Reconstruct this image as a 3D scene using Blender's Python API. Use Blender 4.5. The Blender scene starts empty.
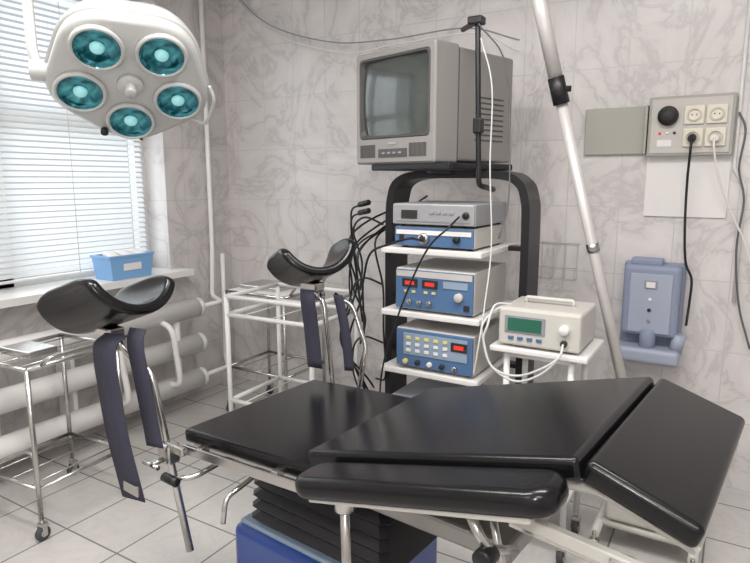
import bpy, bmesh, math, random
from mathutils import Vector, Matrix, Euler
random.seed(4)
S=bpy.context.scene
S.view_settings.view_transform='Standard'
S.view_settings.look='None'
R=math.radians

# ------------------------------------------------------------------ materials
def mat(name,col,rough=.5,metal=0,spec=.5,coat=0,emit=None,es=0,bump=0,bscale=40,var=0):
    m=bpy.data.materials.new(name); m.use_nodes=True
    nt=m.node_tree; b=nt.nodes['Principled BSDF']
    b.inputs['Base Color'].default_value=(*col,1)
    b.inputs['Roughness'].default_value=rough
    b.inputs['Metallic'].default_value=metal
    b.inputs['Specular IOR Level'].default_value=spec
    b.inputs['Coat Weight'].default_value=coat
    if emit:
        b.inputs['Emission Color'].default_value=(*emit,1); b.inputs['Emission Strength'].default_value=es
    if bump or var:
        n=nt.nodes.new('ShaderNodeTexNoise'); n.inputs['Scale'].default_value=bscale; n.inputs['Detail'].default_value=5
        tc=nt.nodes.new('ShaderNodeTexCoord'); nt.links.new(tc.outputs['Object'],n.inputs['Vector'])
        if bump:
            bp=nt.nodes.new('ShaderNodeBump'); bp.inputs['Strength'].default_value=bump; bp.inputs['Distance'].default_value=.004
            nt.links.new(n.outputs['Fac'],bp.inputs['Height']); nt.links.new(bp.outputs['Normal'],b.inputs['Normal'])
        if var:
            mx=nt.nodes.new('ShaderNodeMix'); mx.data_type='RGBA'
            mx.inputs['A'].default_value=(*[c*(1-var) for c in col],1); mx.inputs['B'].default_value=(*[min(1,c*(1+var)) for c in col],1)
            nt.links.new(n.outputs['Fac'],mx.inputs['Factor']); nt.links.new(mx.outputs['Result'],b.inputs['Base Color'])
    return m

def tile_mat(name,a,b2,tw,th,base,vein,grout,rough,vscale=2.2,mortar=.0025,veinmix=.7):
    m=bpy.data.materials.new(name); m.use_nodes=True; nt=m.node_tree; L=nt.links
    p=nt.nodes['Principled BSDF']; p.inputs['Roughness'].default_value=rough
    g=nt.nodes.new('ShaderNodeNewGeometry'); sx=nt.nodes.new('ShaderNodeSeparateXYZ'); L.new(g.outputs['Position'],sx.inputs[0])
    cb=nt.nodes.new('ShaderNodeCombineXYZ'); L.new(sx.outputs[a],cb.inputs[0]); L.new(sx.outputs[b2],cb.inputs[1])
    br=nt.nodes.new('ShaderNodeTexBrick'); br.offset=0; br.squash=1
    br.inputs['Scale'].default_value=1; br.inputs['Mortar Size'].default_value=mortar; br.inputs['Mortar Smooth'].default_value=.2
    br.inputs['Brick Width'].default_value=tw; br.inputs['Row Height'].default_value=th
    br.inputs['Color1'].default_value=(1,1,1,1); br.inputs['Color2'].default_value=(.95,.95,.95,1); br.inputs['Bias'].default_value=0
    L.new(cb.outputs[0],br.inputs['Vector'])
    n1=nt.nodes.new('ShaderNodeTexNoise'); n1.inputs['Scale'].default_value=vscale; n1.inputs['Detail'].default_value=8; n1.inputs['Distortion'].default_value=1.6
    n1.inputs['Roughness'].default_value=.6
    L.new(g.outputs['Position'],n1.inputs['Vector'])
    cr=nt.nodes.new('ShaderNodeValToRGB'); e=cr.color_ramp.elements
    e[0].position=.34; e[0].color=(0,0,0,1); e[1].position=.68; e[1].color=(0,0,0,1)
    x=e.new(.475); x.color=(.45,.45,.45,1); x=e.new(.5); x.color=(1,1,1,1); x=e.new(.54); x.color=(.4,.4,.4,1)
    L.new(n1.outputs['Fac'],cr.inputs[0])
    mv=nt.nodes.new('ShaderNodeMath'); mv.operation='MULTIPLY'; mv.inputs[1].default_value=veinmix; L.new(cr.outputs[0],mv.inputs[0])
    m1=nt.nodes.new('ShaderNodeMix'); m1.data_type='RGBA'; m1.inputs['A'].default_value=(*base,1); m1.inputs['B'].default_value=(*vein,1)
    L.new(mv.outputs[0],m1.inputs['Factor'])
    m2=nt.nodes.new('ShaderNodeMix'); m2.data_type='RGBA'; m2.blend_type='MULTIPLY'; m2.inputs['Factor'].default_value=1
    L.new(m1.outputs['Result'],m2.inputs['A']); L.new(br.outputs['Color'],m2.inputs['B'])
    m3=nt.nodes.new('ShaderNodeMix'); m3.data_type='RGBA'; m3.inputs['B'].default_value=(*grout,1)
    L.new(m2.outputs['Result'],m3.inputs['A']); L.new(br.outputs['Fac'],m3.inputs['Factor'])
    L.new(m3.outputs['Result'],p.inputs['Base Color'])
    bp=nt.nodes.new('ShaderNodeBump'); bp.inputs['Strength'].default_value=.3; bp.inputs['Distance'].default_value=.002; bp.invert=True
    L.new(br.outputs['Fac'],bp.inputs['Height']); L.new(bp.outputs['Normal'],p.inputs['Normal'])
    return m

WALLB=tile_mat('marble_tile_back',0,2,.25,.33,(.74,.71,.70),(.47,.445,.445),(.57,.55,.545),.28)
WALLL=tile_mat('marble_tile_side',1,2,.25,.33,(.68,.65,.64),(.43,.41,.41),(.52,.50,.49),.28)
FLOORM=tile_mat('floor_tile',0,1,.33,.33,(.59,.57,.55),(.47,.455,.44),(.20,.19,.18),.2,vscale=6,mortar=.004,veinmix=.45)
PAINT=mat('white_ceiling_paint',(.8,.79,.77),.8,bump=.1)
WHITE=mat('white_enamel',(.75,.745,.73),.35)
LWHITE=mat('lamp_enamel',(.54,.55,.54),.3,coat=.4)
PIPE=mat('radiator_paint',(.86,.85,.83),.3,bump=.05)
CREAM=mat('cream_enamel',(.56,.55,.51),.4)
POLEM=mat('pole_enamel',(.55,.53,.52),.35,metal=.2)
VINYL=mat('black_vinyl',(.005,.005,.006),.22,spec=.38,bump=.07,bscale=90)
BLACK=mat('black_plastic',(.008,.008,.010),.4)
BELL=mat('bellows_rubber',(.008,.008,.010),.5)
STRAP=mat('strap_webbing',(.030,.030,.050),.85,bump=.4,bscale=200)
CHROME=mat('brushed_steel',(.54,.53,.51),.25,metal=1)
DSTEEL=mat('dark_steel',(.30,.29,.28),.35,metal=1)
LSTEEL=mat('light_wire_coating',(.50,.49,.48),.4)
RUBBER=mat('grey_rubber',(.06,.06,.065),.7)
TVM=mat('tv_grey_plastic',(.27,.26,.25),.5,bump=.05)
TVD=mat('tv_dark_trim',(.075,.07,.068),.5)
SCREEN=mat('crt_glass',(.05,.06,.056),.10,spec=.8,coat=.5)
SILVER=mat('device_silver',(.36,.37,.385),.4,metal=.3)
DEVG=mat('device_beige',(.53,.51,.485),.45)
BLUEP=mat('device_blue_panel',(.08,.16,.31),.4)
BLUE2=mat('device_light_blue',(.27,.35,.45),.4)
BLUEB=mat('base_blue',(.013,.055,.27),.3,coat=.4)
BOXB=mat('translucent_blue_plastic',(.20,.40,.68),.35)
DISP=mat('display_green',(.03,.12,.08),.15,emit=(.1,.6,.4),es=.04)
LEDR=mat('led_red',(.6,.02,.02),.4,emit=(1,.1,.05),es=.3)
YEL=mat('button_yellow',(.70,.60,.22),.4)
GREY=mat('grey_plastic',(.28,.29,.32),.45)
CABG=mat('cable_grey',(.12,.12,.125),.5)
BGREY=mat('blue_grey_plastic',(.25,.29,.40),.45)
BGREY2=mat('blue_grey_light_plastic',(.36,.40,.50),.45)
BOXG=mat('cabinet_grey_green',(.39,.39,.345),.5)
OUTL=mat('outlet_cream',(.71,.68,.58),.4)
DARK=mat('dark_hole',(.02,.02,.02),.6)
CLEAR=mat('hose_clear',(.60,.61,.60),.3)
PAPER=mat('white_panel',(.77,.755,.74),.5)
def teal():
    m=bpy.data.materials.new('teal_reflector'); m.use_nodes=True; nt=m.node_tree; L=nt.links; p=nt.nodes['Principled BSDF']
    tc=nt.nodes.new('ShaderNodeTexCoord'); n=nt.nodes.new('ShaderNodeTexNoise'); n.inputs['Scale'].default_value=14; n.inputs['Distortion'].default_value=1.5
    L.new(tc.outputs['Object'],n.inputs['Vector'])
    cr=nt.nodes.new('ShaderNodeValToRGB'); e=cr.color_ramp.elements; e[0].position=.38;e[0].color=(.0,.06,.09,1); e[1].position=.66;e[1].color=(.10,.48,.54,1)
    L.new(n.outputs['Fac'],cr.inputs[0]); L.new(cr.outputs[0],p.inputs['Base Color'])
    p.inputs['Metallic'].default_value=.85; p.inputs['Roughness'].default_value=.14; p.inputs['Coat Weight'].default_value=.6
    p.inputs['Emission Color'].default_value=(.0,.20,.25,1); p.inputs['Emission Strength'].default_value=.10
    return m
TEAL=teal()
BULB=mat('frosted_bulb_cap',(.35,.75,.78),.2,coat=.5,emit=(.4,.9,.95),es=.25)
def slatm():
    m=bpy.data.materials.new('blind_slat'); m.use_nodes=True; nt=m.node_tree; L=nt.links
    p=nt.nodes['Principled BSDF']; p.inputs['Base Color'].default_value=(.77,.78,.78,1); p.inputs['Roughness'].default_value=.5
    t=nt.nodes.new('ShaderNodeBsdfTranslucent'); t.inputs[0].default_value=(.86,.90,.92,1)
    mx=nt.nodes.new('ShaderNodeMixShader'); mx.inputs[0].default_value=.35
    L.new(p.outputs[0],mx.inputs[1]); L.new(t.outputs[0],mx.inputs[2]); L.new(mx.outputs[0],nt.nodes['Material Output'].inputs[0])
    return m
SLAT=slatm()

# ------------------------------------------------------------------ mesh helpers
def link(name,me,parent,m=None,loc=(0,0,0),rot=None):
    o=bpy.data.objects.new(name,me); S.collection.objects.link(o)
    if m is not None: me.materials.append(m)
    o.location=loc
    if rot is not None: o.rotation_euler=rot
    if parent: o.parent=parent
    return o
def root(name,loc=(0,0,0),rz=0,rot=None):
    o=bpy.data.objects.new(name,None); S.collection.objects.link(o); o.location=loc
    o.rotation_euler=rot if rot is not None else (0,0,rz); o.empty_display_size=.1
    return o
def box(name,parent,c,s,m,bev=.004,seg=2,rot=None,smooth=False):
    bm=bmesh.new(); bmesh.ops.create_cube(bm,size=1)
    for v in bm.verts: v.co=Vector((v.co.x*s[0],v.co.y*s[1],v.co.z*s[2]))
    if bev: bmesh.ops.bevel(bm,geom=bm.edges[:],offset=min(bev,min(s)*.45),segments=seg,profile=.5,affect='EDGES')
    me=bpy.data.meshes.new(name); bm.to_mesh(me); bm.free()
    if smooth:
        for p in me.polygons: p.use_smooth=True
    o=link(name,me,parent,m,c,rot)
    if smooth: o.modifiers.new('wn','WEIGHTED_NORMAL')
    return o
def multibox(name,boxes,m,parent=None):
    bm=bmesh.new()
    for lo,hi in boxes:
        r=bmesh.ops.create_cube(bm,size=1)
        for v in r['verts']:
            v.co=Vector([(lo[i]+hi[i])/2+v.co[i]*(hi[i]-lo[i]) for i in range(3)])
    me=bpy.data.meshes.new(name); bm.to_mesh(me); bm.free()
    return link(name,me,parent,m)
def catmull(p,n=8):
    p=[Vector(q) for q in p]
    if len(p)<3: return p
    o=[]; q=[p[0]*2-p[1]]+p+[p[-1]*2-p[-2]]
    for i in range(1,len(q)-2):
        for k in range(n):
            t=k/n; a,b,c,d=q[i-1],q[i],q[i+1],q[i+2]
            o.append(.5*((2*b)+(c-a)*t+(2*a-5*b+4*c-d)*t*t+(3*b-a-3*c+d)*t**3))
    o.append(p[-1]); return o
def tube(name,parent,pts,r,m,smooth=False,seg=10,n=8):
    P=catmull(pts,n) if smooth else [Vector(q) for q in pts]
    if not smooth and len(P)>2:
        Q=[P[0]]
        for i in range(1,len(P)-1):
            a,b,c=P[i-1],P[i],P[i+1]; d=min(r*2.5,(a-b).length*.4,(c-b).length*.4)
            p1=b+(a-b).normalized()*d; p2=b+(c-b).normalized()*d
            for t in (0,.33,.67,1): Q.append(p1*(1-t)**2+b*2*t*(1-t)+p2*t*t)
        Q.append(P[-1]); P=Q
    bm=bmesh.new(); rings=[]; T=(P[1]-P[0]).normalized()
    up=Vector((0,0,1)) if abs(T.z)<.9 else Vector((1,0,0)); N=T.cross(up).normalized()
    for i,p in enumerate(P):
        if i==0: t=(P[1]-P[0])
        elif i==len(P)-1: t=P[-1]-P[-2]
        else: t=(P[i+1]-P[i-1])
        t.normalize(); N=(N-t*N.dot(t)).normalized(); B=t.cross(N)
        rings.append([bm.verts.new(p+(N*math.cos(a)+B*math.sin(a))*r) for a in [2*math.pi*k/seg for k in range(seg)]])
    for i in range(len(rings)-1):
        for k in range(seg):
            f=bm.faces.new((rings[i][k],rings[i+1][k],rings[i+1][(k+1)%seg],rings[i][(k+1)%seg])); f.smooth=True
    bm.faces.new(rings[0]); bm.faces.new(rings[-1][::-1])
    bmesh.ops.recalc_face_normals(bm,faces=bm.faces[:])
    me=bpy.data.meshes.new(name); bm.to_mesh(me); bm.free()
    return link(name,me,parent,m)
def lathe(name,parent,prof,m,loc=(0,0,0),rot=None,seg=32,lobes=0,amp=0,ph=0):
    bm=bmesh.new(); rings=[]
    for r,z in prof:
        rings.append([bm.verts.new((r*(1+amp*math.cos(lobes*(a-ph)))*math.cos(a),r*(1+amp*math.cos(lobes*(a-ph)))*math.sin(a),z)) for a in [2*math.pi*k/seg for k in range(seg)]])
    for i in range(len(rings)-1):
        for k in range(seg):
            f=bm.faces.new((rings[i][k],rings[i][(k+1)%seg],rings[i+1][(k+1)%seg],rings[i+1][k])); f.smooth=True
    bmesh.ops.remove_doubles(bm,verts=bm.verts[:],dist=1e-5)
    bmesh.ops.recalc_face_normals(bm,faces=bm.faces[:])
    me=bpy.data.meshes.new(name); bm.to_mesh(me); bm.free()
    return link(name,me,parent,m,loc,rot)
def disc_cyl(name,parent,c,r,h,m,axis='Z',seg=24):
    b=min(r,h)*.15
    rot={'Z':None,'X':(0,R(90),0),'Y':(R(90),0,0)}[axis]
    return lathe(name,parent,[(0,-h/2),(r-b,-h/2),(r,-h/2+b),(r,h/2-b),(r-b,h/2),(0,h/2)],m,c,rot,seg)
def ribbon(name,parent,pts,wdir,w,th,m):
    P=catmull(pts,6); W=Vector(wdir).normalized()*w/2; bm=bmesh.new(); L=[]
    for p in P: L.append((bm.verts.new(p-W),bm.verts.new(p+W)))
    for i in range(len(L)-1): 
        f=bm.faces.new((L[i][0],L[i][1],L[i+1][1],L[i+1][0])); f.smooth=True
    me=bpy.data.meshes.new(name); bm.to_mesh(me); bm.free()
    o=link(name,me,parent,m); s=o.modifiers.new('s','SOLIDIFY'); s.thickness=th; s.offset=0
    return o
def caster(parent,x,y,z0=0,r=.03):
    disc_cyl('caster_wheel',parent,(x,y,z0+r),r,.022,RUBBER,'X')
    disc_cyl('caster_hub',parent,(x,y,z0+r),r*.45,.028,CHROME,'X')
    box('caster_fork',parent,(x,y+.004,z0+r*2.0+.008),(.036,.03,.02),CHROME,.004)
    box('caster_fork_side',parent,(x-.017,y,z0+r*1.4),(.003,.02,r*1.3),CHROME,0)
    box('caster_fork_side',parent,(x+.017,y,z0+r*1.4),(.003,.02,r*1.3),CHROME,0)
    disc_cyl('caster_stem',parent,(x,y,z0+r*2+.03),.008,.04,CHROME)

# ------------------------------------------------------------------ room
XL,YB,XR,YF,H=-3.1,3.15,1.9,-1.7,2.85
multibox('floor',[((XL-.3,YF-.1,-.1),(XR+.1,YB+.1,0))],FLOORM)
multibox('ceiling',[((XL-.3,YF-.1,H),(XR+.1,YB+.1,H+.1))],PAINT)
multibox('wall_back',[((XL-.3,YB,0),(XR+.1,YB+.1,H))],WALLB)
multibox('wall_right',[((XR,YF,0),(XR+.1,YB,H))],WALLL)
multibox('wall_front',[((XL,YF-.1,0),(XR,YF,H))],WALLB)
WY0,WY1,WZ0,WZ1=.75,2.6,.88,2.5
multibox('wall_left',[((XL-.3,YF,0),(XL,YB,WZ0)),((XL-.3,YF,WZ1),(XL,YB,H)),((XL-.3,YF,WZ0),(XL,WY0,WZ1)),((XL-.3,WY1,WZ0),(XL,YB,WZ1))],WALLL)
w=root('window_1')
fx=XL-.22
for n,lo,hi in [('frame_bottom',(fx-.03,WY0,WZ0),(fx+.03,WY1,WZ0+.07)),('frame_top',(fx-.03,WY0,WZ1-.07),(fx+.03,WY1,WZ1)),
    ('frame_side',(fx-.03,WY0,WZ0),(fx+.03,WY0+.07,WZ1)),('frame_side',(fx-.03,WY1-.07,WZ0),(fx+.03,WY1,WZ1)),
    ('mullion',(fx-.03,1.62,WZ0),(fx+.03,1.72,WZ1)),('transom',(fx-.03,WY0,1.70),(fx+.03,WY1,1.80))]:
    multibox(n,[(lo,hi)],WHITE,w)
glass=bpy.data.materials.new('window_glass'); glass.use_nodes=True
gt=glass.node_tree; tb=gt.nodes.new('ShaderNodeBsdfTransparent'); gt.links.new(tb.outputs[0],gt.nodes['Material Output'].inputs[0])
multibox('glass_pane',[((fx-.004,WY0,WZ0),(fx,WY1,WZ1))],glass,w)
multibox('window_sill',[((XL-.19,WY0-.0,WZ0-.035),(XL,WY1,WZ0+.004)),((XL,WY0-.06,WZ0-.035),(XL+.13,WY1+.08,WZ0+.004))],WHITE,w)
bl=root('window_blind')
bm=bmesh.new(); z=.955; bx=XL-.12
while z<2.44:
    a=R(50); hw=.0152
    dx,dz=math.cos(a)*hw,math.sin(a)*hw
    vs=[bm.verts.new((bx-dx,WY0+.04,z+dz)),bm.verts.new((bx+.002,WY0+.04,z+.003)),bm.verts.new((bx+dx,WY0+.04,z-dz)),
        bm.verts.new((bx+dx,WY1-.08,z-dz)),bm.verts.new((bx+.002,WY1-.08,z+.003)),bm.verts.new((bx-dx,WY1-.08,z+dz))]
    bm.faces.new((vs[0],vs[1],vs[4],vs[5])); bm.faces.new((vs[1],vs[2],vs[3],vs[4]))
    z+=.031
me=bpy.data.meshes.new('slats'); bm.to_mesh(me); bm.free(); link('slats',me,bl,SLAT)
box('head_rail',bl,(bx,(WY0+WY1)/2-.02,2.47),(.035,WY1-WY0-.1,.035),WHITE)
box('bottom_rail',bl,(bx,(WY0+WY1)/2-.02,.925),(.026,WY1-WY0-.12,.014),WHITE)
for y in (.95,1.5,2.05,2.42): tube('ladder_cord',bl,[(bx+.014,y,.93),(bx+.014,y,2.46)],.0015,CREAM)
rd=root('tube_radiator')
for z in (.19,.42,.65):
    tube('register_tube',rd,[(XL+.20,-.6,z),(XL+.20,2.62,z)],.060,PIPE,seg=24)
    lathe('end_cap',rd,[(.061,0),(.061,.03),(.045,.045),(0,.05)],PIPE,(XL+.20,2.61,z),(R(-90),0,0))
for y in (2.45,1.15): tube('end_riser',rd,[(XL+.20,y,.19),(XL+.20,y,.65)],.024,PIPE)
tube('feed_pipe',rd,[(XL+.20,2.62,.65),(XL+.20,2.84,.65),(XL+.07,2.88,.67),(XL+.07,2.9,1.0),(XL+.07,2.9,H)],.015,PIPE)
tube('return_pipe',rd,[(XL+.20,2.62,.19),(XL+.20,2.87,.19),(XL+.07,2.98,.22),(XL+.07,2.99,.6),(XL+.07,2.99,.95)],.015,PIPE)
for y in (2.36,2.0): tube('loop_pipe',rd,[(XL+.20,y,.22),(XL+.31,y,.25),(XL+.32,y-.02,.42),(XL+.31,y-.04,.58),(XL+.20,y-.05,.63)],.017,PIPE,smooth=True)
for y in (.6,1.4,1.8): box('bracket',rd,(XL+.08,y,.42),(.14,.025,.52),PIPE)

bb=root('plastic_storage_box',(XL+.025,2.24,WZ0+.005),0)
def openbox(name,parent,sx,sy,h,t,fl,m):
    bm=bmesh.new()
    def ring(f,z,ins=0):
        return [bm.verts.new((sx/2*f*a-ins*a,sy/2*f*b-ins*b,z)) for a,b in ((-1,-1),(1,-1),(1,1),(-1,1))]
    rs=[ring(.9,0),ring(1,h-.012),ring(1.05,h-.012),ring(1.05,h),ring(1,h,t),ring(.9,t,t)]
    for i in range(len(rs)-1):
        for k in range(4): bm.faces.new((rs[i][k],rs[i][(k+1)%4],rs[i+1][(k+1)%4],rs[i+1][k]))
    bm.faces.new(rs[0][::-1]); bm.faces.new(rs[-1])
    me=bpy.data.meshes.new(name); bm.to_mesh(me); bm.free(); return link(name,me,parent,m)
openbox('tub',bb,.17,.29,.14,.004,0,BOXB)
box('contents',bb,(0,0,.07),(.13,.24,.10),CREAM,.02)
box('label',bb,(.083,0,.07),(.002,.12,.04),PAPER,0,rot=(0,R(3),0))
for y in (-.08,.0,.09): box('packet',bb,(0,y,.135),(.11,.06,.03),PAPER,.008,rot=(0,.2,y*3))

# ------------------------------------------------------------------ surgical lamp
n=Vector((.50,-.42,-.74)).normalized(); X=Vector((0,0,1)).cross(n).normalized(); Y=n.cross(X)
M=Matrix((X,Y,n)).transposed()
LC=Vector((-1.745,1.345,1.775))
lamp=root('surgical_ceiling_lamp',LC)
lh=bpy.data.objects.new('lamp_head',None); S.collection.objects.link(lh); lh.parent=lamp; lh.rotation_euler=M.to_euler()
ph=R(-94)
lathe('housing',lh,[(0,-.17),(.10,-.165),(.17,-.15),(.215,-.12),(.237,-.075),(.243,-.03),(.246,.0),(.242,.014),(.228,.02),(0,.02)],LWHITE,seg=80,lobes=5,amp=.045,ph=ph)
lathe('rim_band',lh,[(.240,-.035),(.252,-.032),(.254,-.022),(.244,-.018)],LWHITE,seg=80,lobes=5,amp=.045,ph=ph)
lathe('rear_hub',lh,[(0,-.21),(.07,-.208),(.085,-.19),(.09,-.15)],LWHITE)
for k in range(5):
    a=ph+k*2*math.pi/5; c=(.158*math.cos(a),.158*math.sin(a),.02)
    lathe('lamp_collar',lh,[(.064,-.002),(.080,.0),(.080,.012),(.073,.018),(.068,.014),(.067,.004)],LWHITE,c,seg=36)
    lathe('reflector_dish',lh,[(.068,.013),(.062,.0075),(.05,.004),(.03,.002),(0,.001)],TEAL,c,seg=36)
    lathe('bulb_cap',lh,[(.022,.003),(.020,.010),(.013,.016),(0,.018)],BULB,c,seg=20)
disc_cyl('centre_boss',lh,(0,0,.028),.040,.02,LWHITE)
disc_cyl('sterile_handle',lh,(0,0,.05),.018,.04,LWHITE)
disc_cyl('focus_knob',lh,(-.10,-.205,.03),.013,.02,BLACK)
tube('grip_bar',lh,[(.19,-.16,.0),(.24,-.16,.02),(.265,-.06,.02),(.25,-.01,.0)],.007,LWHITE,smooth=True)
sd=X*-.265+n*-.02
disc_cyl('side_joint',lh,(-.262,0,-.02),.032,.06,LWHITE,'X')
tube('suspension_arm',lamp,[sd+Vector((0,0,0)),sd+Vector((-.015,-.01,.06)),sd+Vector((-.015,-.01,.5)),(-.05,-.1,.80),(.3,-.3,.82),(.3,-.3,1.05)],.016,LWHITE)
lathe('ceiling_canopy',lamp,[(0,1.02),(.09,1.02),(.1,1.05),(.1,1.075),(0,1.075)],LWHITE,(.3,-.3,0))

# ------------------------------------------------------------------ operating table
TL,TR=(-.831,1.078,0),R(-6)
tb=root('operating_table',TL,TR)
def pad(name,parent,s0,z0,s1,z1,w0,w1,th,m=VINYL,bev=.018):
    L=math.hypot(s1-s0,z1-z0); a=math.atan2(z1-z0,s1-s0)
    cx,cz=(s0+s1)/2+math.sin(a)*th/2,(z0+z1)/2-math.cos(a)*th/2
    return box(name,parent,(cx,(w0+w1)/2,cz),(L,w1-w0,th),m,bev,4,rot=(0,-a,0),smooth=True)
pad('leg_section_pad',tb,-.505,.735,.03,.768,0,.56,.042,bev=.012)
pad('leg_section_plate',tb,-.49,.690,.03,.722,.02,.53,.012,CREAM,.003)
pad('seat_back_pad',tb,-.01,.808,.635,.978,-.005,.555,.045,bev=.013)
pad('seat_back_plate',tb,.0,.760,.61,.925,.02,.53,.014,CREAM,.003)
pad('head_section_pad',tb,.65,.978,.838,.914,-.0,.565,.046,bev=.014)
pad('head_section_plate',tb,.66,.925,.83,.867,.03,.52,.012,CREAM,.003)
for wv in (-.025,.575):
    pad('side_rail_leg',tb,-.47,.705,.0,.737,wv-.006,wv+.006,.028,CHROME,.003)
    for s in (-.4,-.1): box('rail_spacer',tb,(s,wv+(.015 if wv<0 else -.015),.698+.08*(s+.47)),(.02,.03,.018),CHROME,.002)
pad('side_rail_back',tb,.05,.77,.58,.905,.569,.581,.028,CHROME,.003)
for s,zz in ((.12,.77),(.5,.865)): box('rail_spacer',tb,(s,.56,zz),(.02,.04,.018),CHROME,.002)
for wv in (.06,.49):
    tube('head_frame_bar',tb,[(.52,wv,.885),(.66,wv,.900),(.82,wv,.845)],.011,CREAM)
pad('head_bracket',tb,.50,.845,.80,.82,-.012,.008,.026,CREAM,.004)
pad('head_bracket_lower',tb,.50,.80,.76,.78,.03,.05,.018,CHROME,.004)
box('head_ratchet',tb,(.72,.0,.80),(.045,.03,.05),CHROME,.008)
disc_cyl('ratchet_knob',tb,(.72,-.03,.80),.016,.035,BLACK,'Y')
box('main_frame_beam',tb,(.05,.275,.665),(.85,.34,.05),DSTEEL,.01)
box('tilt_block',tb,(-.15,.275,.63),(.36,.30,.06),DSTEEL,.01)
for wv in (.12,.43):
    tube('tilt_strut',tb,[(.38,wv,.68),(.42,wv,.85)],.014,CHROME)
    tube('gas_spring',tb,[(.05,wv,.66),(.5,wv,.87)],.012,CHROME)
    box('hinge_plate',tb,(.02,wv,.73),(.08,.012,.09),CHROME,.004)
tube('tilt_lever',tb,[(.42,.1,.80),(.47,.06,.70),(.52,.04,.60),(.50,.03,.55)],.009,CHROME)
disc_cyl('lever_knob',tb,(.50,.03,.545),.014,.05,BLACK)
tube('cross_lever',tb,[(-.38,.1,.66),(-.39,-.05,.64),(-.42,-.09,.64)],.008,CHROME)
disc_cyl('lever_grip',tb,(-.43,-.10,.64),.013,.06,BLACK,'X')
tube('lever_rod',tb,[(-.25,.1,.66),(-.26,-.05,.62),(-.25,-.07,.56)],.007,CHROME)
def bellows(name,parent,s0,s1,w0,w1,z0,z1,nf,m):
    bm=bmesh.new(); rings=[]
    for i in range(nf*2+1):
        z=z0+(z1-z0)*i/(nf*2); g=.018 if i%2 else 0
        k=.03*i/(nf*2)
        rings.append([bm.verts.new(p) for p in ((s0+k-g+.02,w0-g,z),(s1+g-.02,w0-g,z),(s1+g,w0-g+.02,z),(s1+g,w1+g-.02,z),(s1+g-.02,w1+g,z),(s0+k-g+.02,w1+g,z),(s0+k-g,w1+g-.02,z),(s0+k-g,w0-g+.02,z))])
    for i in range(len(rings)-1):
        for k in range(8): bm.faces.new((rings[i][k],rings[i][(k+1)%8],rings[i+1][(k+1)%8],rings[i+1][k]))
    bm.faces.new(rings[0][::-1]); bm.faces.new(rings[-1])
    me=bpy.data.meshes.new(name); bm.to_mesh(me); bm.free(); return link(name,me,parent,m)
bellows('column_bellows',tb,-.40,.10,.17,.46,.400,.635,6,BELL)
box('column_base',tb,(-.20,.32,.205),(.54,.38,.36),BLUEB,.03,4,smooth=True)
box('base_lid',tb,(-.20,.32,.390),(.50,.34,.016),BLUE2,.006)
box('base_foot',tb,(-.05,.30,.035),(1.0,.50,.05),DSTEEL,.015)
for s in (-.5,.4):
    for wv in (.08,.52): disc_cyl('foot_pad',tb,(s,wv,.0055),.03,.011,RUBBER)
def stadium(name,parent,L,W,th,m,loc,rot,bev=.02):
    bm=bmesh.new(); vs=[]; r=W/2*.75
    for cx,cy,a0 in ((L/2-r,W/2-r,0),(-L/2+r,W/2-r,90),(-L/2+r,-W/2+r,180),(L/2-r,-W/2+r,270)):
        for k in range(7):
            a=R(a0+k*15); vs.append(bm.verts.new((cx+r*math.cos(a),cy+r*math.sin(a),-th/2)))
    f=bm.faces.new(vs[::-1]); 
    ex=bmesh.ops.extrude_face_region(bm,geom=[f])
    for v in ex['geom']:
        if isinstance(v,bmesh.types.BMVert): v.co.z+=th
    bmesh.ops.recalc_face_normals(bm,faces=bm.faces[:])
    ed=[e for e in bm.edges if abs(e.verts[0].co.z-e.verts[1].co.z)<1e-6 and len(e.link_faces)==2]
    bmesh.ops.bevel(bm,geom=ed,offset=bev,segments=4,profile=.5,affect='EDGES')
    for f in bm.faces: f.smooth=True
    me=bpy.data.meshes.new(name); bm.to_mesh(me); bm.free()
    o=link(name,me,parent,m,loc,rot); o.modifiers.new('wn','WEIGHTED_NORMAL'); return o
ta=math.atan2(.17,.645)
stadium('arm_board_pad',tb,.60,.12,.050,VINYL,(.345,-.067,.860),(0,-ta,R(1)))
box('arm_board_plate',tb,(.345,-.067,.828),(.52,.08,.012),CREAM,.004,rot=(0,-ta,0))
tube('arm_board_post',tb,[(.15,-.05,.765),(.16,-.05,.40)],.011,CHROME)
disc_cyl('arm_board_joint',tb,(.15,-.05,.755),.022,.05,CHROME)
tube('arm_board_bracket',tb,[(.46,-.06,.84),(.50,-.06,.78),(.53,.0,.76)],.010,CHROME)
disc_cyl('arm_board_knob',tb,(.50,-.065,.77),.02,.04,BLACK,'Y')

def trough(name,parent,loc,rot,L=.28,r=.125,fl=.14,th=.032):
    bm=bmesh.new(); NA,NP=14,18; g=[]
    for i in range(NA+1):
        u=-1+2*i/NA; row=[]
        pm=R(88)*(1-.24*abs(u)**3)
        for j in range(NP+1):
            v=-1+2*j/NP; ph=v*pm; rr=r*(1+fl*u*u)
            row.append(bm.verts.new((u*L/2*(1-.10*v*v),rr*math.sin(ph),-rr*math.cos(ph)+r*.5+.02*u*u)))
        g.append(row)
    for i in range(NA):
        for j in range(NP):
            f=bm.faces.new((g[i][j],g[i+1][j],g[i+1][j+1],g[i][j+1])); f.smooth=True
    me=bpy.data.meshes.new(name); bm.to_mesh(me); bm.free()
    o=link(name,me,parent,VINYL,loc,rot)
    s=o.modifiers.new('s','SOLIDIFY'); s.thickness=th; s.offset=0
    b=o.modifiers.new('sub','SUBSURF'); b.levels=2; b.render_levels=2
    return o
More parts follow.
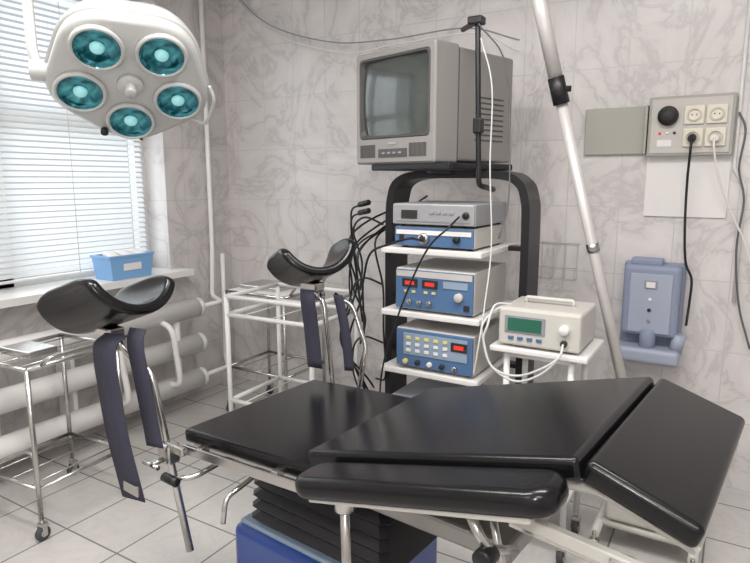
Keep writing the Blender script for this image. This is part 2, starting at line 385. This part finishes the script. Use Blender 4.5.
def leg_holder(name,s,wv,ps,pw,pz,yaw,bot,side,tilt,L,r):
    h=root(name,TL,TR)
    trough('leg_trough_pad',h,(ps,pw,pz),(R(-6*side),R(tilt),yaw),L,r)
    box('trough_mount',h,(ps,pw,pz-.09),(.08,.05,.03),CHROME,.006)
    disc_cyl('ball_joint',h,(ps+.02,pw,pz-.125),.024,.05,CHROME,'Y')
    disc_cyl('joint_knob',h,(ps+.02,pw-.04,pz-.125),.018,.035,BLACK,'Y')
    tube('holder_rod',h,[(ps+.02,pw,pz-.10),(ps+.06,pw*.5+wv*.5,pz-.155),(s-.02,wv,pz-.2),bot],.011,CHROME)
    box('rail_clamp',h,(s+.045,wv,.68),(.05,.045,.06),CHROME,.008)
    box('clamp_arm',h,(s+.075,wv,.70),(.09,.02,.025),CHROME,.005)
    tube('clamp_tee',h,[(s+.045,wv-.06*side,.665),(s+.045,wv-.02*side,.665)],.008,CHROME)
    tube('tee_bar',h,[(s+.01,wv-.06*side,.665),(s+.08,wv-.06*side,.665)],.007,CHROME)
    return h
h1=leg_holder('leg_holder',-.55,-.05,-.705,-.09,1.105,R(4),(-.43,-.05,.40),1,-18,.33,.118)
ribbon('strap',h1,[(-.60,-.13,1.03),(-.585,-.175,1.0),(-.565,-.18,.88),(-.54,-.18,.76),(-.515,-.175,.66),(-.50,-.17,.59)],(1,.25,0),.080,.003,STRAP)
ribbon('strap',h1,[(-.54,-.10,1.05),(-.525,-.12,1.01),(-.50,-.12,.90),(-.485,-.115,.80),(-.47,-.115,.73)],(1,.3,0),.055,.003,STRAP)
box('strap_buckle',h1,(-.507,-.176,.625),(.085,.008,.03),CHROME,.002)
h2=leg_holder('leg_holder',-.47,.61,-.56,.62,1.155,R(-28),(-.44,.61,.52),-1,-18,.27,.122)
ribbon('strap',h2,[(-.50,.53,1.07),(-.49,.52,1.03),(-.485,.53,.93),(-.47,.53,.79)],(1,.2,0),.06,.003,STRAP)
ribbon('strap',h2,[(-.42,.60,1.05),(-.40,.60,.98),(-.38,.60,.88),(-.37,.60,.78)],(1,.5,0),.035,.003,STRAP)
tube('secondary_rod',h2,[(-.47,.64,1.04),(-.40,.66,1.0),(-.34,.66,.86),(-.34,.62,.72)],.009,CHROME)

# ------------------------------------------------------------------ endoscopy cart
ct=root('endoscopy_cart')
x0,x1,y0,y1=-1.27,-.825,2.16,2.62
px0,px1=-1.375,-.735
for z in (1.175,.910,.660,.40,.16):
    box('shelf',ct,((x0+x1)/2,(y0+y1)/2,z-.0125),(x1-x0,y1-y0,.025),PAPER,.006,3)
    for x,a in ((x0,-1),(x1,1)):
        xx=px0 if a<0 else px1
        box('shelf_lug',ct,((x+xx)/2,2.50,z-.0125),(abs(x-xx)+.01,.05,.02),BLACK,.003)
def bandx(name,pts,th,y0,y1):
    P=catmull(pts,8); bm=bmesh.new(); A=[]
    for i,p in enumerate(P):
        t=(P[min(i+1,len(P)-1)]-P[max(i-1,0)]).normalized(); nn=Vector((-t.z,0,t.x))
        A.append([bm.verts.new(q) for q in (p+nn*th/2+Vector((0,y0,0)),p-nn*th/2+Vector((0,y0,0)),p-nn*th/2+Vector((0,y1,0)),p+nn*th/2+Vector((0,y1,0)))])
    for i in range(len(A)-1):
        for k in range(4): bm.faces.new((A[i][k],A[i][(k+1)%4],A[i+1][(k+1)%4],A[i+1][k]))
    bm.faces.new(A[0]); bm.faces.new(A[-1][::-1]); bmesh.ops.recalc_face_normals(bm,faces=bm.faces[:])
    me=bpy.data.meshes.new(name); bm.to_mesh(me); bm.free(); return link(name,me,ct,BLACK)
bandx('arch_frame',[(px0,0,.10),(px0,0,.7),(px0,0,1.25),(px0+.01,0,1.38),(px0+.04,0,1.44),(px0+.12,0,1.47),(-1.1,0,1.475),(px1-.12,0,1.47),(px1-.04,0,1.44),(px1-.01,0,1.38),(px1,0,1.25),(px1,0,.7),(px1,0,.10)],.034,2.41,2.57)
box('tv_platform',ct,(-1.13,2.45,1.504),(.44,.44,.028),BLACK,.006,rot=(0,0,R(-15)))
disc_cyl('tv_swivel',ct,(-1.12,2.47,1.487),.09,.03,BLACK)
for x in (-1.35,-.79):
    box('base_beam',ct,(x,2.40,.09),(.05,.62,.05),BLACK,.01)
    for y in (2.13,2.67): caster(ct,x,y,0,.032)
box('base_cross',ct,((px0+px1)/2,2.5,.09),(px1-px0,.06,.04),BLACK,.008)
tube('camera_hook_bar',ct,[(-1.04,2.44,2.065),(-.92,2.30,2.055),(-.890,2.28,1.43),(-.89,2.45,1.41)],.011,BLACK)
box('bar_clamp',ct,(-.900,2.285,1.66),(.035,.04,.06),BLACK,.006)
box('bar_top_clip',ct,(-.925,2.30,2.055),(.06,.05,.03),BLACK,.006)

tv=root('crt_monitor',(-1.275,2.265,1.5185),R(-16))
W,Hh=.47,.47
def bezel(name,parent,W,Hh,ox0,ox1,oz0,oz1,d,m):
    bm=bmesh.new()
    def rr(x0,x1,z0,z1,r,y,n=5):
        o=[]
        for cx,cz,a0 in ((x1-r,z1-r,0),(x0+r,z1-r,90),(x0+r,z0+r,180),(x1-r,z0+r,270)):
            for k in range(n): a=R(a0+k*90/(n-1)); o.append(bm.verts.new((cx+r*math.cos(a),y,cz+r*math.sin(a))))
        return o
    rs=[rr(-W/2,W/2,0,Hh,.012,d),rr(-W/2,W/2,0,Hh,.012,.008),rr(-W/2+.008,W/2-.008,.008,Hh-.008,.012,0),
        rr(ox0,ox1,oz0,oz1,.02,.0),rr(ox0+.008,ox1-.008,oz0+.008,oz1-.008,.03,.02)]
    for i in range(len(rs)-1):
        n=len(rs[i])
        for k in range(n): bm.faces.new((rs[i][k],rs[i][(k+1)%n],rs[i+1][(k+1)%n],rs[i+1][k]))
    bmesh.ops.recalc_face_normals(bm,faces=bm.faces[:])
    me=bpy.data.meshes.new(name); bm.to_mesh(me); bm.free(); return link(name,me,parent,m)
bezel('front_bezel',tv,W,Hh,-.210,.210,.105,.445,.14,TVM)
bezel('screen_surround',tv,.425,.345,-.20,.20,.012,.333,.012,TVD).location=(0,-.001,.1025)
bm=bmesh.new(); g=[]
for i in range(13):
    row=[]
    for j in range(11):
        u,v=-1+i/6,-1+j/5; row.append(bm.verts.new((u*.20,.003+.020*(u*u+v*v)/2,.275+v*.162)))
    g.append(row)
for i in range(12):
    for j in range(10):
        f=bm.faces.new((g[i][j],g[i+1][j],g[i+1][j+1],g[i][j+1])); f.smooth=True
me=bpy.data.meshes.new('screen'); bm.to_mesh(me); bm.free(); link('screen',me,tv,SCREEN)
box('rear_shell',tv,(0,.33,.235),(.46,.40,.455),TVM,.012,3)
box('tube_cover',tv,(0,.56,.24),(.36,.08,.36),TVM,.02,3)
for k in range(9): box('vent',tv,(.2305,.36,.10+k*.022),(.003,.20,.006),TVD,0)
box('side_seam',tv,(.2345,.143,.235),(.003,.005,.44),TVD,0)
for k in range(14): box('speaker_slot',tv,(-.20+k*.007,-.001,.055),(.003,.003,.055),TVD,0)
for k in range(14): box('speaker_slot',tv,(.10+k*.007,-.001,.055),(.003,.003,.055),TVD,0)
box('badge',tv,(0,-.001,.085),(.05,.003,.008),SILVER,0)
box('control_flap',tv,(0,-.001,.045),(.17,.005,.035),TVD,.001)
for k in range(4): box('button',tv,(-.05+k*.033,-.005,.045),(.018,.005,.008),GREY,.001)

def device(name,loc,w,d,h,body,front,kind):
    r=root(name,loc); 
    box('case',r,(0,d/2,h/2+.008),(w,d,h),body,.005)
    box('front_panel',r,(0,-.004,h/2+.008),(w*.985,.012,h*.94),front,.003)
    for x in (-w/2+.03,w/2-.03):
        for y in (.03,d-.03): disc_cyl('foot',r,(x,y,.004),.012,.008,BLACK)
    yf=-.012; zc=h/2+.008
    if kind==0:
        box('display',r,(-w*.28,yf,zc),(w*.2,.004,h*.4),DARK,.001)
        for k in range(4): box('button',r,(w*.0+k*.028,yf,zc+.008),(.018,.006,.010),GREY,.001)
        disc_cyl('socket',r,(w*.4,yf,zc),.014,.012,BLACK,'Y'); box('rail',r,(0,yf,zc-h*.3),(w*.9,.003,.004),SILVER,0)
    if kind==1:
        box('trim',r,(0,yf,zc+h*.22),(w*.94,.003,h*.22),PAPER,0)
        disc_cyl('light_port',r,(-w*.1,yf-.006,zc-.005),.022,.03,CHROME,'Y'); disc_cyl('port_hole',r,(-w*.1,yf-.022,zc-.005),.013,.004,DARK,'Y')
        disc_cyl('knob',r,(w*.3,yf-.004,zc-.005),.014,.02,BLACK,'Y'); box('switch',r,(-w*.4,yf,zc-.006),(.018,.008,.026),DARK,.001)
    if kind==2:
        box('upper_band',r,(0,yf+.001,zc+h*.38),(w*.96,.003,h*.14),DEVG,0)
        for sx in (-.3,-.04): box('display',r,(w*sx,yf,zc+h*.16),(w*.2,.004,h*.2),DARK,.001)
        for sx in (-.3,-.04):
            box('digits',r,(w*sx,yf-.002,zc+h*.16),(w*.12,.003,h*.09),LEDR,0)
            for k in (-1,1): box('button',r,(w*(sx+.05*k),yf,zc-.008),(.016,.006,.010),YEL,.001)
        for k in range(3): disc_cyl('port',r,(w*(-.3+k*.13),yf-.003,zc-h*.3),.011,.016,CHROME,'Y')
        disc_cyl('knob',r,(w*.33,yf-.006,zc-.014),.018,.02,DEVG,'Y'); box('panel_field',r,(w*.28,yf,zc+h*.18),(w*.3,.003,h*.16),BLUE2,0)
        box('switch',r,(w*.42,yf,zc-h*.32),(.022,.008,.022),DARK,.001)
    if kind==3:
        box('panel_field',r,(w*.02,yf,zc+h*.12),(w*.82,.003,h*.55),BLUE2,0)
        for i in range(5):
            for j in range(3): box('button',r,(w*(-.32+i*.12),yf-.003,zc+h*(.28-.16*j)),(.020,.006,.012),(YEL,PAPER,PAPER)[j],.001)
        box('display',r,(w*.33,yf-.003,zc+h*.2),(w*.2,.004,h*.22),DARK,.001); box('digits',r,(w*.33,yf-.005,zc+h*.2),(w*.12,.003,h*.1),LEDR,0)
        for k in range(5): disc_cyl('port',r,(w*(-.36+k*.16),yf-.003,zc-h*.34),.011,.016,(YEL,DARK,PAPER,DARK,CHROME)[k],'Y')
    return r
device('light_source_unit',(-1.035,2.18,1.1755),.35,.36,.080,DEVG,BLUEP,1)
device('video_processor',(-1.035,2.17,1.2637),.36,.36,.085,SILVER,SILVER,0)
device('insufflator',(-1.03,2.18,.9105),.35,.37,.172,DEVG,BLUEP,2)
device('electrosurgical_generator',(-1.025,2.18,.6605),.35,.37,.168,DEVG,BLUEP,3)
device('video_recorder',(-1.04,2.18,.4005),.38,.33,.12,GREY,DARK,0)
device('irrigation_pump',(-1.04,2.19,.1605),.34,.33,.16,DEVG,PAPER,2)

for k in range(6):
    a=random.uniform; bx_=-1.43-a(0,.10); by=2.25+a(0,.25)
    pts=[(-1.28+a(-.02,.02),2.64,1.36+a(-.1,.05)),(-1.41,2.62,1.28+a(-.05,.05)),(bx_,by,1.18+a(-.08,.08)),(bx_-a(-.05,.06),by,.95),(bx_+a(-.07,.07),by-.03,.72+a(-.05,.05)),(bx_+a(0,.10),by,.52),(-1.44+a(-.04,.02),by+.04,.40+a(-.1,.1))]
    tube('cable',ct,pts,random.choice((.004,.005)),BLACK,smooth=True,seg=7)
for k in range(3):
    a=random.uniform
    z1=1.32-k*.25
    tube('loop_cable',ct,[(-1.24,2.13,z1-.05),(-1.30,2.08,z1-.02),(-1.38,2.12,z1-.08),(-1.40+a(-.04,.03),2.2,z1-.22),(-1.43,2.25,z1-.36)],.0045,BLACK,smooth=True,seg=7)
for z in (1.31,1.345): 
    tube('plug',ct,[(-1.40,2.20,z),(-1.34,2.18,z+.012)],.012,BLACK)
    tube('plug_lead',ct,[(-1.40,2.20,z),(-1.47,2.24,z-.05),(-1.48,2.3,z-.3),(-1.45,2.3,.8)],.0045,BLACK,smooth=True,seg=7)
tube('front_cable',ct,[(-.915,2.15,1.31),(-.93,2.08,1.27),(-1.00,2.07,1.20),(-1.08,2.08,1.06),(-1.17,2.09,.84),(-1.23,2.10,.64),(-1.23,2.08,.42)],.004,BLACK,smooth=True,seg=7)
tube('front_cable',ct,[(-1.07,2.13,1.215),(-1.09,2.07,1.225),(-1.17,2.07,1.20),(-1.28,2.09,1.15),(-1.35,2.14,1.0)],.005,BLACK,smooth=True,seg=7)
tube('thin_hose',ct,[(-.89,2.26,1.98),(-.84,2.26,1.8),(-.83,2.24,1.5),(-.80,2.20,1.2),(-.79,2.12,.98),(-.785,2.06,.85),(-.80,2.05,.72)],.003,CLEAR,smooth=True,seg=7)
tube('thin_lead',ct,[(-.91,2.28,2.04),(-.82,2.34,1.9),(-.79,2.34,1.6),(-.78,2.32,1.35),(-.80,2.28,1.22)],.003,CABG,smooth=True,seg=7)
cw=root('wall_cable')
tube('wire',cw,[(-3.05,3.10,2.78),(-2.7,3.11,2.45),(-2.2,3.10,2.27),(-1.75,3.05,2.22),(-1.25,2.95,2.20),(-.95,2.9,2.1)],.004,GREY,smooth=True,seg=7)
tube('wire',cw,[(-3.05,3.12,2.72),(-2.65,3.12,2.38),(-2.1,3.11,2.20),(-1.7,3.05,2.19),(-1.2,2.95,2.17),(-.95,2.9,2.05)],.0035,PAPER,smooth=True,seg=7)
tube('wire',cw,[(-.93,3.13,2.82),(-.92,3.13,2.3),(-.88,3.12,2.1),(-.90,3.05,1.9),(-.92,2.95,1.85)],.004,PAPER,smooth=True,seg=7)

# ------------------------------------------------------------------ trolleys
def trolley(name,loc,rz,sx,sy,ztop,zlow,m,shelfm,r=.011,rail=0,cr=.03,trays=(1,1)):
    t=root(name,loc,rz); a,b=sx/2,sy/2; zb=cr*2+.05
    for x in (-a,a):
        for y in (-b,b):
            tube('leg',t,[(x,y,ztop+rail),(x,y,zb-.02)],r,m); caster(t,x,y,0,cr)
    for z in [ztop,zlow]+([ztop+rail] if rail else []):
        tube('rail',t,[(-a,-b,z),(a,-b,z)],r*.9,m); tube('rail',t,[(-a,b,z),(a,b,z)],r*.9,m)
        tube('rail',t,[(-a,-b,z),(-a,b,z)],r*.9,m); tube('rail',t,[(a,-b,z),(a,b,z)],r*.9,m)
    for f,z in zip(trays,(ztop,zlow)):
        if f: box('tray',t,(0,0,z+.004),(sx-.02,sy-.02,.01),shelfm,.003)
        else: 
            for k in (-.33,0,.33): tube('wire',t,[(sx*k,-b,z),(sx*k,b,z)],.003,m)
    return t
t1=trolley('instrument_trolley',(-2.52,1.42,0),R(4),.38,.42,.72,.22,CHROME,WHITE,r=.010,trays=(0,0))
tube('push_handle',t1,[(.19,-.15,.72),(.24,-.15,.76),(.24,.15,.76),(.19,.15,.72)],.009,CHROME)
box('instrument_case',t1,(-.02,-.06,.738),(.20,.13,.03),CHROME,.006)
tube('cross_arc',t1,[(-.19,-.21,.22),(0,-.12,.30),(.19,-.21,.22)],.008,CHROME,smooth=True)
t2=trolley('instrument_trolley',(-1.86,2.30,0),R(2),.50,.40,.80,.36,WHITE,WHITE,r=.012,rail=.09,trays=(0,0))
t3=trolley('instrument_trolley',(-2.42,2.82,0),0,.46,.38,.78,.30,CHROME,WHITE,r=.010,trays=(1,0))
tube('push_handle',t3,[(.23,-.14,.78),(.29,-.14,.86),(.29,.14,.86),(.23,.14,.78)],.009,CHROME)
box('steel_tray',t3,(-.04,0,.802),(.30,.22,.025),CHROME,.006)
t4=trolley('equipment_trolley',(-.585,2.27,0),0,.24,.24,.80,.25,WHITE,WHITE,r=.012)
box('worktop',t4,(0,0,.822),(.36,.31,.022),PAPER,.006)
mon=root('patient_monitor',(-.585,2.14,.8335),R(0))
box('case',mon,(0,.13,.078),(.30,.25,.14),DEVG,.012,3)
box('front_bezel',mon,(0,-.004,.078),(.30,.02,.14),CREAM,.01)
box('display',mon,(-.05,-.015,.09),(.15,.006,.065),GREY,.002); box('display_inner',mon,(-.05,-.019,.09),(.125,.003,.048),DISP,0)
for k in range(4): box('button',mon,(-.10+k*.035,-.016,.038),(.02,.006,.012),BLUEP,.001)
disc_cyl('dial',mon,(.095,-.022,.09),.018,.024,PAPER,'Y'); disc_cyl('port',mon,(.095,-.018,.04),.012,.016,DARK,'Y')
tube('handle',mon,[(-.09,.13,.145),(-.09,.13,.168),(.09,.13,.168),(.09,.13,.145)],.008,CREAM)
for k in (-.11,.11):
    for y in (.03,.22): disc_cyl('foot',mon,(k,y,.004),.012,.008,BLACK)
for k in range(2):
    o=.02*k
    tube('hose_loop',mon,[(.095,-.03,.04),(.09,-.06,.0),(.03,-.07,-.05-o),(-.06,-.07,-.09-o),(-.15,-.07,-.07),(-.19,-.06,.02),(-.20+o,-.05,.08),(-.17,.0,.13+o),(-.12,.05,.15)],.0045,CLEAR,smooth=True,seg=8)
box('folded_cloth',t4,(0,0,.30),(.20,.20,.09),DARK,.03,3,smooth=True)
box('gauze_pack',t4,(.0,0,.37),(.18,.16,.05),GREY,.015,3)

# ------------------------------------------------------------------ telescopic stand
st=root('telescopic_stand')
B=Vector((-.235,2.66,.13)); T=Vector((-.705,2.235,2.22)); D=T-B
def pt(k): return B+D*k
tube('lower_pole',st,[pt(0),pt(.78)],.021,POLEM,seg=16)
tube('upper_pole',st,[pt(.78),pt(1.25)],.014,CHROME,seg=14)
tube('upper_sleeve',st,[pt(.80),pt(1.0)],.026,POLEM,seg=16)
tube('pole_clamp',st,[pt(.765),pt(.81)],.030,BLACK,seg=18)
tube('clamp_knob',st,[pt(.79),pt(.79)+Vector((.045,.01,.0))],.011,BLACK)
tube('pole_collar',st,[pt(.5),pt(.515)],.025,CHROME,seg=16)
BX,BY=-.20,2.52
box('base_chassis',st,(BX,BY,.17),(.30,.34,.10),CREAM,.02,3,smooth=True)
for x in (BX-.17,BX+.17):
    tube('base_frame',st,[(x,BY-.25,.095),(x,BY+.25,.095)],.018,CREAM)
    for y in (BY-.25,BY+.25): caster(st,x,y,0,.028)
for y in (BY-.15,BY+.15): tube('base_cross',st,[(BX-.17,y,.10),(BX+.17,y,.10)],.016,CREAM)

# ------------------------------------------------------------------ right wall equipment
ds=root('wall_suction_unit',(-.315,YB,.0))
box('back_plate',ds,(0,-.02,.84),(.27,.038,.45),BGREY,.015,3)
box('upper_body',ds,(0,-.07,.89),(.245,.12,.335),BGREY,.02,4)
box('handle_block',ds,(-.03,-.06,1.070),(.14,.06,.035),BGREY,.01,3)
box('lower_tray',ds,(0,-.09,.635),(.285,.18,.07),BGREY2,.02,4)
box('face_panel',ds,(0,-.133,.88),(.18,.006,.28),BGREY2,.004)
box('small_window',ds,(.0,-.138,.97),(.055,.006,.04),GREY,.003); box('window_pane',ds,(.0,-.142,.97),(.038,.003,.026),PAPER,0)
for i in range(3):
    disc_cyl('button',ds,(.0,-.138,.90-.05*i),.008,.010,(PAPER,DARK,GREY)[i],'Y')
disc_cyl('nozzle',ds,(.0,-.12,.71),.035,.09,BGREY)
tube('side_cup',ds,[(.12,-.10,.66),(.135,-.10,.74)],.03,BGREY2)
sb=root('electrical_box',(-.54,YB,1.68))
box('open_door',sb,(0,-.012,0),(.275,.018,.22),BOXG,.005)
box('door_edge',sb,(.142,-.03,0),(.012,.06,.22),BOXG,.003)
for z in (-.07,.07): disc_cyl('hinge',sb,(.14,-.028,z),.007,.04,CHROME)
op=root('outlet_panel',(-.215,YB,1.69))
box('cabinet',op,(0,-.03,0),(.345,.055,.265),BOXG,.006)
box('mounting_panel',op,(0,-.060,0),(.32,.006,.24),DEVG,.002)
for i in range(2):
    for j in range(2):
        x,z=.015+i*.088,.045-j*.098
        box('outlet_frame',op,(x,-.068,z),(.082,.012,.082),OUTL,.006,3)
        lathe('outlet_well',op,[(.024,.012),(.022,0),(0,0)],OUTL,(x,-.072,z),(R(90),0,0),seg=24)
        lathe('outlet_ring',op,[(.031,0),(.031,.005),(.024,.007),(.022,.0)],OUTL,(x,-.073,z),(R(90),0,0),seg=24)
        for s in (-.009,.009): disc_cyl('contact',op,(x+s,-.0735,z),.003,.003,DARK,'Y')
disc_cyl('round_socket',op,(-.09,-.075,.045),.043,.03,BLACK,'Y'); disc_cyl('socket_cap',op,(-.09,-.092,.045),.028,.012,DARK,'Y')
for k in range(3): disc_cyl('breaker_dot',op,(-.12+k*.03,-.065,-.03),.006,.008,(LEDR,PAPER,DARK)[k],'Y')
box('label',op,(-.10,-.0645,-.075),(.06,.002,.03),PAPER,0)
box('cable_panel',op,(0,-.006,-.27),(.345,.01,.28),PAPER,.002)
o3=(.215,-YB,-1.69)
def off(p): return [(a+o3[0],b+o3[1],c+o3[2]) for a,b,c in p]
tube('black_plug',op,off([(-.20,YB-.074,1.637),(-.20,YB-.12,1.63)]),.017,BLACK)
tube('black_cord',op,off([(-.20,YB-.12,1.63),(-.20,YB-.13,1.58),(-.205,YB-.09,1.45),(-.20,YB-.08,1.25),(-.185,YB-.07,1.08),(-.155,YB-.06,1.0),(-.155,YB-.05,.90),(-.16,YB-.07,.78)]),.0055,BLACK,smooth=True,seg=8)
tube('white_plug',op,off([(-.112,YB-.074,1.637),(-.112,YB-.115,1.63)]),.016,PAPER)
tube('white_cord',op,off([(-.112,YB-.115,1.63),(-.11,YB-.12,1.58),(-.08,YB-.09,1.45),(-.02,YB-.06,1.30),(.05,YB-.05,1.15),(.12,YB-.04,.9)]),.0045,PAPER,smooth=True,seg=8)
tube('grey_cord',op,off([(-.03,YB-.03,1.74),(.0,YB-.04,1.66),(-.01,YB-.04,1.50),(.02,YB-.04,1.36),(.01,YB-.04,1.15),(.04,YB-.04,.9),(.1,YB-.04,.7)]),.0045,CABG,smooth=True,seg=8)
pc3=root('surface_conduit')
tube('conduit',pc3,[(-.03,YB-.012,H),(-.03,YB-.012,1.5),(.02,YB-.012,1.42),(.02,YB-.012,.9)],.008,PAPER)
wr=root('wire_rack',(-.77,YB,1.03))
for k in range(4): tube('wire',wr,[(-.09+k*.06,-.01,.10),(-.09+k*.06,-.012,-.08),(-.09+k*.06,-.07,-.08),(-.09+k*.06,-.07,-.02)],.0025,LSTEEL)
for z,y in ((.10,-.012),(-.08,-.07),(-.02,-.07)): tube('wire',wr,[(-.10,y,z),(.10,y,z)],.0025,LSTEEL)
hp=root('floor_hose')
tube('hose',hp,[(-.92,1.72,.012),(-.86,1.85,.012),(-.74,1.88,.012),(-.66,1.80,.012),(-.70,1.70,.012),(-.82,1.68,.03),(-.85,1.75,.025),(-.72,1.93,.014),(-.55,2.0,.012)],.011,CLEAR,smooth=True)

# ------------------------------------------------------------------ lights
for i,(x,y,e) in enumerate([(-1.5,.7,35),(-.2,1.3,33),(.6,-.4,23),(-1.6,-.9,20)]):  # unseen ceiling fixtures, added to carry soft fill light for the room
    f=root('ceiling_fill_fixture',(x,y,H))
    box('housing',f,(0,0,-.03),(1.25,.30,.055),WHITE,.01)
    ld=bpy.data.lights.new('ceiling_fill_light','AREA'); ld.shape='RECTANGLE'; ld.size=1.2; ld.size_y=.26; ld.energy=e; ld.color=(1,.965,.935)
    o=bpy.data.objects.new('ceiling_fill_light',ld); S.collection.objects.link(o); o.parent=f; o.location=(0,0,-.065)
ld=bpy.data.lights.new('camera_flash','POINT'); ld.energy=25; ld.shadow_soft_size=.06; ld.color=(1,.975,.95)
o=bpy.data.objects.new('camera_flash',ld); S.collection.objects.link(o); o.location=(-.05,-.05,1.62)
ld=bpy.data.lights.new('window_daylight','AREA'); ld.shape='RECTANGLE'; ld.size=2.2; ld.size_y=2.0; ld.energy=45; ld.color=(.90,.96,1)
o=bpy.data.objects.new('window_daylight',ld); S.collection.objects.link(o); o.location=(XL-.9,1.7,1.9); o.rotation_euler=(0,R(-90),0)
wd=bpy.data.worlds.new('sky'); S.world=wd; wd.use_nodes=True
wd.node_tree.nodes['Background'].inputs[0].default_value=(.88,.95,1,1); wd.node_tree.nodes['Background'].inputs[1].default_value=.6

# ------------------------------------------------------------------ camera
cd=bpy.data.cameras.new('camera'); cd.lens=28.8; cd.sensor_width=36; cd.clip_start=.05
co=bpy.data.objects.new('camera',cd); S.collection.objects.link(co); co.location=(0,0,1.45); co.rotation_euler=(R(80.4),0,R(31))
S.camera=co
